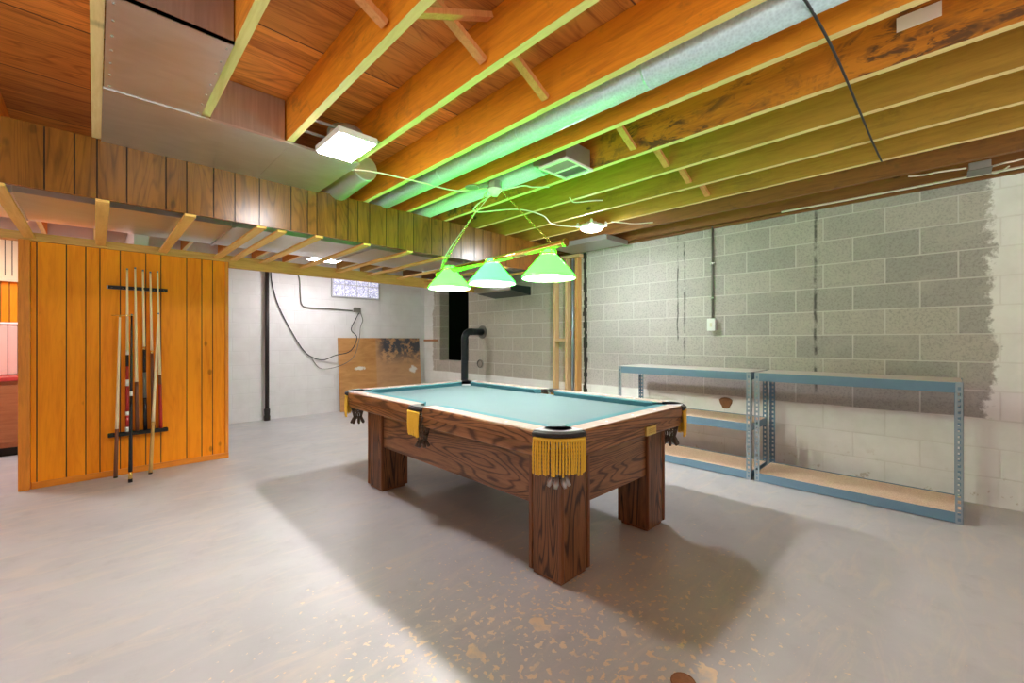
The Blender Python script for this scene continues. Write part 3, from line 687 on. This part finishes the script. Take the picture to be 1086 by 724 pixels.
def cable(name, pts, r, mat, label, cat='cable', n=6):
    o = MB().tube(smooth_path(pts, n), r, 7).build(name, mat); return tag(o, label, cat)
cable('cable', [(1.10, 3.0, 2.33), (1.30, 2.78, 2.327), (1.65, 2.70, 2.325), (1.98, 2.66, 2.327), (2.09, 2.50, 2.325), (2.11, 2.42, 2.32)], .0055, 'cable_white', 'white cable running from the square panel light to the porcelain lampholder')
cable('cable', [(2.17, 2.40, 2.29), (2.16, 2.62, 2.24), (2.30, 2.76, 2.25), (2.62, 2.62, 2.31), (2.95, 2.62, 2.325), (3.20, 2.72, 2.315), (3.36, 2.62, 2.30), (3.41, 2.50, 2.29)], .0055, 'cable_white', 'white cable sagging from the porcelain lampholder to the round light')
cable('cable', [(2.19, 2.36, 2.30), (2.28, 2.22, 2.325), (2.36, 2.2, 2.33), (2.44, 2.1, 2.325)], .005, 'cable_white', 'short white cable right of the porcelain lampholder toward the register')
cable('cable', [(2.74, 2.14, 2.325), (2.83, 2.16, 2.312), (2.92, 2.05, 2.32), (3.0, 2.0, 2.33)], .005, 'cable_white', 'short wavy white cable stapled under the green-lit joists')
cable('cable', [(3.60, 2.30, 2.33), (3.66, 2.2, 2.31), (3.80, 2.16, 2.32), (3.90, 2.02, 2.325)], .005, 'cable_white', 'white cable leaving the round light toward the block wall')
cable('cable', [(1.70, .35, 2.325), (1.735, .34, 2.326), (2.04, .322, 2.322), (2.4, .317, 2.326), (2.82, .313, 2.322), (3.25, .31, 2.324), (3.64, .305, 2.33)], .005, 'cable_black', 'black cable running across the undersides of the joists at right')
# white card
x3 = 1.2423+.4064*3-.038
o = MB().box(x3-.004, x3-.0005, .02, .155, 2.47, 2.53).build('white_card', 'white_plastic'); tag(o, 'blank white card fixed to the side of a stained joist at top right', 'card')
o.location.z += 0
# junction box at wall
t_ = thing('junction_box', 'open metal junction box with loose white cables at the top of the block wall', 'junction box', (4.2, -.13, 2.32))
MB().box(4.11, 4.24, -.19, -.09, 2.285, 2.336).build('box', 'galv', t_, bevel=.004)
MB().box(4.10, 4.25, -.195, -.085, 2.280, 2.285).build('cover', 'conduit', t_)
MB().tube(smooth_path([(4.12, -.08, 2.31), (4.08, .05, 2.31), (4.1, .12, 2.315), (4.09, .2, 2.325)]), .006, 7).build('wire', 'cable_white', t_)
MB().tube(smooth_path([(4.2, -.19, 2.31), (4.14, -.25, 2.30), (4.2, -.31, 2.318), (4.15, -.4, 2.325)]), .006, 7).build('wire', 'cable_white', t_)
MB().tube(smooth_path([(4.25, -.15, 2.30), (4.27, -.22, 2.28), (4.2, -.27, 2.29)]), .005, 7).build('wire', 'cable_white', t_)
cable('conduit', [(4.40, 1.05, 2.322), (4.40, .6, 2.320), (4.40, .1, 2.322), (4.40, -.8, 2.322)], .0085, 'cable_white', 'pale conduit running along the top of the block wall at right')

# ------------------------------------------------------------ right wall fixtures
t_ = thing('conduit_drop', 'thin grey conduit dropping down the block wall to a small outlet box', 'conduit', (XR, 1.69, 1.27))
MB().tube([(XR-.014, 1.69, 1.38), (XR-.014, 1.69, 2.335)], .0105, 10).build('conduit', 'conduit', t_)
bo = MB().box(XR-.05, XR-.001, 1.655, 1.725, 1.275, 1.39).build('outlet_box', 'white_plastic', t_, bevel=.004)
MB().box(XR-.055, XR-.05, 1.65, 1.73, 1.27, 1.395).build('cover_plate', 'white_plastic', bo, bevel=.002)
MB().box(XR-.06, XR-.055, 1.68, 1.70, 1.31, 1.35).build('switch', 'cable_white', bo)
for z in (1.6, 1.95): MB().box(XR-.03, XR-.0005, 1.67, 1.71, z, z+.015).build('strap', 'galv', t_)
# stain hole in wall behind shelf
m = MB(); pts = [(1.564+.055*math.cos(a)*(1+.25*math.sin(3*a)), .545+.065*math.sin(a)*(1+.15*math.cos(2*a))) for a in [2*PI*k/14 for k in range(14)]]
m.prism(pts, XR-.012, XR-.001, 'yz'); tag(m.build('knocked_out_patch', 'rust'), 'dark brown knocked-out hole in the white painted wall behind the shelf', 'hole')
# tar seam
m = MB(); z = 0
while z < 2.28:
    h = random.uniform(.04, .09); ww = random.uniform(.010, .026); yc = 3.275+random.uniform(-.008, .008)
    m.box(XR-.022, XR-.001, yc-ww, yc+ww, z, min(z+h, 2.3)); z += h*.8
tag(m.build('tar_seam', 'tar'), 'black tarry seam running up the block wall beside the studs', 'seam')
def stud(y, mat, lab, w=.038, xa=4.435):
    o = MB().box(xa, XR-.004, y-w/2, y+w/2, 0, 2.245).build('wall_stud', mat, bevel=.003); tag(o, lab, 'stud', 'studs against the block wall')
stud(3.735, 'stud', 'pale pine stud, leftmost of the three against the block wall')
stud(3.525, 'stud', 'pale pine stud, middle of the three against the block wall')
stud(3.36, 'stud_orange', 'orange pine stud beside the tarry seam')
o = MB().box(4.44, 4.52, 3.546, 3.714, 1.16, 1.20).build('blocking', 'stud'); tag(o, 'short pine block between the left and middle studs', 'blocking')
o = MB().box(4.49, 4.52, 3.381, 3.504, 1.20, 1.30).build('blocking', 'stub'); tag(o, 'darker pine block between the middle and orange studs', 'blocking')
o = MB().box(4.42, 4.525, 3.30, 3.80, 2.247, 2.285).build('top_plate', 'stud'); tag(o, 'short pine top plate over the three studs', 'plate')
o = MB().tube([(4.47, 3.44, 0), (4.47, 3.44, 2.24)], .017, 12).build('riser_pipe', 'steel_light'); tag(o, 'thin grey pipe rising between the middle and orange studs', 'pipe')
t_ = thing('wall_duct', 'dull grey sheet-metal duct end under the joists near the studs', 'duct', (4.2, 3.0, 2.25))
MB().prism([(4.02, 2.29), (4.42, 2.29), (4.42, 2.335), (3.98, 2.335)], 2.62, 3.40, 'xz').build('duct_body', 'galv', t_)
MB().box(4.0, 4.43, 2.61, 2.625, 2.28, 2.336).build('end_flange', 'galv', t_)
# dark box on far wall behind the lamps
t_ = thing('wall_cabinet', 'dark metal box bracketed high on the far block wall behind the green lamps', 'box', (4.35, 4.7, 1.85))
MB().prism([(4.12, 1.88), (XR-.002, 1.83), (XR-.002, 1.955), (4.12, 1.955)], 4.25, 5.02, 'xz').build('body', 'dark_green_metal', t_)
MB().box(4.10, 4.12, 4.24, 5.02, 1.87, 1.956).build('face', 'galv', t_)
# flue pipe
t_ = thing('flue_pipe', 'black stovepipe rising behind the pool table and elbowing into the block wall', 'pipe', (4.17, 5.3, 0))
PY = 5.33
pp = [(4.16, PY, 0), (4.16, PY, 1.20)]+[(4.16+.11*(1-math.cos(a)), PY, 1.20+.11*math.sin(a)) for a in [PI/2*k/8 for k in range(1, 9)]]+[(XR-.01, PY, 1.31)]
MB().tube(pp, .056, 24).build('pipe', 'stovepipe', t_)
for z in (.9, 1.17): MB().lathe((4.16, PY, z), [(.058, 0), (.058, .02)], 24).build('collar_ring', 'stovepipe', t_)
MB().tube([(4.28, PY, 1.31), (4.30, PY, 1.31)], .058, 24).build('collar_ring', 'stovepipe', t_)
MB().tube([(XR-.014, PY, 1.31), (XR-.002, PY, 1.31)], .105, 28).build('wall_collar', 'conduit', t_)
t_ = thing('vent_cover', 'round grey flue cap on the block wall below the stovepipe elbow', 'cap', (XR, 5.38, .72))
MB().tube([(XR-.012, 5.38, .79), (XR-.001, 5.38, .79)], .075, 24).build('cap', 'galv', t_)
MB().tube([(XR-.018, 5.38+.06*math.cos(a), .79+.06*math.sin(a)) for a in [2*PI*k/20 for k in range(20)]], .006, 6, closed=True).build('rim', 'conduit', t_)
o = MB().beam((XR-.02, 6.60, 1.175), (XR-.02, 7.03, 1.175), .02, .035).build('wood_strip', 'stub'); tag(o, 'thin brown wood strip on the far wall left of the dark opening', 'strip')

# ------------------------------------------------------------ back wall items
t_ = thing('drain_stack', 'black cast iron drain pipe standing against the white back wall', 'pipe', (1.80, YK-.06, 0))
MB().tube([(1.80, YK-.06, 0), (1.80, YK-.06, 2.33)], .027, 18).build('pipe', 'iron', t_)
MB().lathe((1.80, YK-.06, .0), [(.040, 0), (.042, .06), (.036, .08), (.040, .16), (.028, .18)], 18).build('hub', 'iron', t_)
# glass block window
t_ = thing('glass_block_window', 'glass block basement window, two rows of four blocks high on white wall', 'window', (3.17, YK, 1.88))
WX0, WX1, WZ0, WZ1 = 2.76, 3.56, 1.90, 2.29
b = MB(); b.box(WX0-.012, WX1+.012, YK-.045, YK-.001, WZ0-.012, WZ1+.012); b.build('frame', 'mortar_white', t_)
cw = (WX1-WX0)/4; ch = (WZ1-WZ0)/2
for i in range(4):
    for j in range(2):
        MB().box(WX0+i*cw+.008, WX0+(i+1)*cw-.008, YK-.058, YK-.040, WZ0+j*ch+.008, WZ0+(j+1)*ch-.008).build('glass_block', 'glass', t_, bevel=.006)
t_ = thing('outlet_box', 'small grey outlet box on the white back wall under the glass block window', 'outlet box', (3.17, YK, 1.65))
MB().box(3.12, 3.22, YK-.05, YK-.001, 1.655, 1.725).build('box', 'galv', t_, bevel=.004)
MB().box(3.11, 3.23, YK-.055, YK-.05, 1.65, 1.73).build('cover', 'conduit', t_)
yw = YK-.022
cable('cable', [(2.20, yw, 2.33), (2.21, yw, 2.25), (2.26, yw, 2.12), (2.27, yw, 1.9), (2.29, yw, 1.74), (2.38, yw, 1.69), (2.7, yw, 1.685), (3.10, yw, 1.675)], .009, 'conduit', 'grey cable run stepping down and across to the wall outlet box')
cable('cable', [(1.86, yw, 2.3), (1.87, yw, 2.05), (1.96, yw, 1.7), (2.15, yw, 1.3), (2.36, yw, .97), (2.6, yw, .86), (2.78, yw-.07, .93), (2.98, yw-.19, 1.0), (3.10, yw-.17, 1.22), (3.05, yw-.06, 1.35), (3.14, yw-.02, 1.52), (3.2, yw-.03, 1.64)], .0075, 'stovepipe', 'dark cable looping down from the soffit and up to the wall outlet box')
cable('cable', [(2.42, yw, .93), (2.55, yw, .74), (2.72, yw-.02, .72), (2.9, yw-.18, .80), (3.05, yw-.19, .93), (3.14, yw-.17, 1.2), (3.22, yw-.04, 1.4), (3.27, yw-.02, 1.52), (3.22, yw-.03, 1.65)], .0055, 'conduit', 'thin grey cable sagging below the dark cable loop')
# plywood sheet leaning
o = MB().box(-.77, .77, -.009, .009, 0, 1.215).build('plywood_sheet', 'ply', org=(0, 0, 0)); o.location = (3.62, YK-.125, .003); o.rotation_euler = (math.radians(-5.0), 0, 0)
tag(o, 'worn orange plywood sheet with dark blue smears leaning on the back wall', 'plywood sheet')

# ------------------------------------------------------------ shelving
def shelf_unit(y0, y1, mid, label):
    xf, xb, H = 3.935, 4.395, .905
    t_ = thing('shelving_unit', label, 'shelving unit', ((xf+xb)/2, (y0+y1)/2, 0), 'low boltless shelving units')
    for x, sx in ((xf, 1), (xb, -1)):
        for y, sy in ((y0, 1), (y1, -1)):
            m = MB(); tk = .0022; W_ = .038
            # angle post: two perforated flanges built from rails and rungs so the slots are real holes
            for fl in (0, 1):
                def bx(a0, a1, z0, z1):
                    if fl == 0: yy = sorted((y+sy*a0, y+sy*a1)); xx = sorted((x, x+sx*tk)); m.box(xx[0], xx[1], yy[0], yy[1], z0, z1)
                    else: xx = sorted((x+sx*a0, x+sx*a1)); yy = sorted((y, y+sy*tk)); m.box(xx[0], xx[1], yy[0], yy[1], z0, z1)
                bx(0, .012, 0, H); bx(.026, W_, 0, H); z = 0
                while z < H-.02: bx(.012, .026, z, z+.018); z += .038
                bx(.012, .026, H-.012, H)
            m.build('post', 'steel_light' if sx == 1 else 'steel_blue', t_)
    lev = [(.03, 'board'), (.86, 'board_top')]+([(.43, 'board')] if mid else [])
    for z, bm_ in lev:
        for x, sx in ((xf, 1), (xb, -1)):
            m = MB(); m.prism([(x+sx*.003, z-.022), (x+sx*.005, z-.022), (x+sx*.007, z), (x+sx*.030, z+.006), (x+sx*.030, z+.010), (x+sx*.006, z+.024), (x+sx*.003, z+.040)], y0+.004, y1-.004, 'xz')
            m.box(min(x-sx*.002, x+sx*.004), max(x-sx*.002, x+sx*.004), y0+.036, y1-.036, z-.024, z+.042)
            m.build('beam', 'steel_blue', t_)
        for y, sy in ((y0, 1), (y1, -1)):
            m = MB(); ys = sorted((y+sy*.003, y+sy*.006)); m.box(xf+.03, xb-.03, ys[0], ys[1], z-.02, z+.040); m.build('beam', 'steel_blue', t_)
        MB().box(xf+.005, xb-.005, y0+.007, y1-.007, z+.022 if z < .8 else z+.030, z+.036 if z < .8 else z+.046).build('shelf_board', bm_, t_)
    MB().beam((4.16, y0+.01, .845), (4.16, y1-.01, .845), .03, .012).build('centre_support', 'steel_blue', t_)
    return t_
shelf_unit(-.065, 1.135, False, 'low blue-grey steel shelving unit with two boards at right, open in the middle')
shelf_unit(1.16, 2.43, True, 'low blue-grey steel shelving unit with a middle shelf, behind the pool table')

# ------------------------------------------------------------ cues
t_ = thing('cue_rack', 'black wall cue rack rail above a dark slotted base on the panelled partition', 'cue rack', (.27, YW, .35))
m = MB().box(.075, .475, YW-.028, YW-.001, 1.615, 1.645); m.build('top_rail', 'black', t_, bevel=.004)
for i in range(6):
    MB().tube([(.10+i*.07, YW-.03, 1.63), (.10+i*.07, YW-.052, 1.632)], .006, 8).build('clip', 'black', t_)
MB().box(.075, .475, YW-.075, YW-.0135, .345, .375).build('base_rail', 'dark', t_, bevel=.005)
MB().tube([(.068, YW-.02, 1.63), (.076, YW-.02, 1.63)], .013, 10).build('end_cap', 'white_plastic', t_)
M['maple'] = wood('maple_shaft', (.95, .76, .46, 1), (.86, .62, .32, 1), 'z', .3, 40, bump=0)
M['cue_brown'] = plain('brown_butt', (.20, .065, .03, 1), .3)
M['cue_red'] = plain('red_butt', (.45, .02, .02, 1), .3)
M['cue_black'] = plain('black_butt', (.012, .012, .014, 1), .22)
M['cue_honey'] = plain('honey_butt', (.66, .36, .10, 1), .3)
def cue(bot, top, segs, label, bridge=False):
    bot = Vector(bot); top = Vector(top); ln = (top-bot).length; t_ = thing('pool_cue', label, 'pool cue', tuple(bot), 'pool cues at the rack')
    def rad(f): return .0145*(1-f)+.0065*f
    for f0, f1, mat, nm in segs:
        n = max(2, int((f1-f0)*14)); ps = [bot+(top-bot)*(f0+(f1-f0)*k/n) for k in range(n+1)]
        MB().tube(ps, [rad(f0+(f1-f0)*k/n) for k in range(n+1)], 12).build(nm, mat, t_)
    if bridge:
        MB().tube([top+Vector((-.055, 0, 0)), top+Vector((.09, -.02, .004))], .0035, 8).build('bridge_head', 'brass', t_)
zt = 1.805; yb = YW-.045; yt = YW-.040
W5 = 'white_plastic'
cue((.198, yb, .376), (.198, yt, 1.80), [(0, .03, W5, 'bumper'), (.03, .10, 'cue_red', 'butt'), (.10, .125, W5, 'collar'), (.125, .28, 'cue_red', 'butt'), (.28, .32, W5, 'collar'), (.32, .40, 'cue_red', 'butt'), (.40, .47, 'cue_black', 'wrap'), (.47, .50, 'white_plastic', 'joint'), (.50, .99, 'maple', 'shaft'), (.99, 1, 'steel_blue', 'tip')], 'racked pool cue with red and white ringed butt')
cue((.262, yb, .376), (.250, yt, 1.815), [(0, .30, 'cue_brown', 'butt'), (.30, .99, 'maple', 'shaft'), (.99, 1, 'steel_blue', 'tip')], 'racked pool cue with brown butt behind the black leaning cue')
cue((.318, yb, .376), (.302, yt, 1.80), [(0, .20, 'cue_black', 'butt'), (.20, .36, 'conduit', 'wrap'), (.36, .50, 'cue_black', 'forearm'), (.50, .52, 'brass', 'joint'), (.52, .99, 'maple', 'shaft'), (.99, 1, 'steel_blue', 'tip')], 'racked pool cue with black butt, middle of the rack')
cue((.372, yb, .376), (.352, yt, 1.79), [(0, .48, 'cue_brown', 'butt'), (.48, .50, 'brass', 'joint'), (.50, .99, 'maple', 'shaft'), (.99, 1, 'steel_blue', 'tip')], 'racked pool cue with dark reddish-brown butt and brass joint')
cue((.425, yb, .376), (.402, yt, 1.80), [(0, .28, 'cue_red', 'butt'), (.28, .34, 'cue_brown', 'forearm'), (.34, .99, 'maple', 'shaft'), (.99, 1, 'steel_blue', 'tip')], 'rightmost racked pool cue with red butt')
cue((.122, 4.965, .0), (.150, YW-.08, 1.385), [(0, .01, 'cue_black', 'bumper'), (.01, .30, 'cue_brown', 'butt'), (.30, .99, 'maple', 'shaft'), (.99, 1, 'brass', 'tip')], 'bridge stick with brown butt leaning left of the cue rack', True)
cue((.206, 4.72, .0), (.225, YW-.09, 1.40), [(0, .02, 'cue_black', 'bumper'), (.02, .06, 'brass', 'inlay'), (.06, .50, 'cue_black', 'butt'), (.50, .53, W5, 'joint'), (.53, .99, 'cue_black', 'shaft'), (.99, 1, 'steel_blue', 'tip')], 'black pool cue standing on the floor in front of the rack')
cue((.345, 4.90, .0), (.405, YW-.085, 1.42), [(0, .01, 'cue_black', 'bumper'), (.01, .32, 'cue_honey', 'butt'), (.32, .99, 'maple', 'shaft'), (.99, 1, 'steel_blue', 'tip')], 'honey-coloured pool cue leaning across the right side of the rack')

# ------------------------------------------------------------ beyond the doorway
t_ = thing('base_cabinet', 'brown base cabinet with red countertop in the room beyond the doorway', 'cabinet', (-1.2, 6.8, 0))
MB().box(-2.2, -.3, 6.63, 7.03, .09, .76).build('body', 'cab', t_)
MB().box(-2.2, -.3, 6.68, 7.03, 0, .09).build('toe_kick', 'dark', t_)
MB().box(-2.22, -.28, 6.60, 7.035, .762, .80).build('countertop', 'red_top', t_, bevel=.004)
for xx in (-1.6, -1.0): MB().box(xx, xx+.55, 6.615, 6.629, .14, .72).build('door', 'cab', t_, bevel=.004)
o = panelled(-2.2, .2, 7.02, .81, 1.36, [-.75, -.67, -.60, -.9, -1.1], .018).build('backsplash_panel', ['pink_panel', 'groove']); tag(o, 'pale pink splash panel above the red countertop', 'panel')
o = MB().box(-2.2, .2, 7.005, 7.019, 1.345, 1.365).build('splash_moulding', 'white_plastic'); tag(o, 'white strip along the top of the pink splash panel', 'moulding')
struct('trim_5', panelled(-2.2, .2, 7.03, 1.367, 1.80, [-.72, -.66, -.60, -.9, -1.1], .014), ['panel', 'groove'])
o = MB().box(-2.2, .2, 6.98, 7.03, 1.80, 1.86).build('shelf_strip', 'cream_panel'); tag(o, 'cream wood strip across the wall beyond the doorway', 'board')
o = panelled(-2.2, .2, 7.025, 1.862, 2.25, [-.74, -.69, -.64, -.59], .018).build('cream_panelling', ['cream_panel', 'groove']); tag(o, 'cream slatted panel at the top of the doorway view', 'panel')
# floor drain
t_ = thing('floor_drain', 'small rusty round floor drain at the bottom edge of the photo', 'floor drain', (1.44, .64, 0))
m = MB().lathe((1.44, .635, 0), [(.042, .001), (.040, .005), (.030, .006), (.004, .006)], 20); m.build('plate', 'rust', t_)
MB().tube([(1.44+.038*math.cos(a), .635+.038*math.sin(a), .004) for a in [2*PI*k/20 for k in range(20)]], .003, 6, closed=True).build('ring', 'rust', t_)
for o in list(bpy.data.objects):
    if '_o' in o: del o['_o']
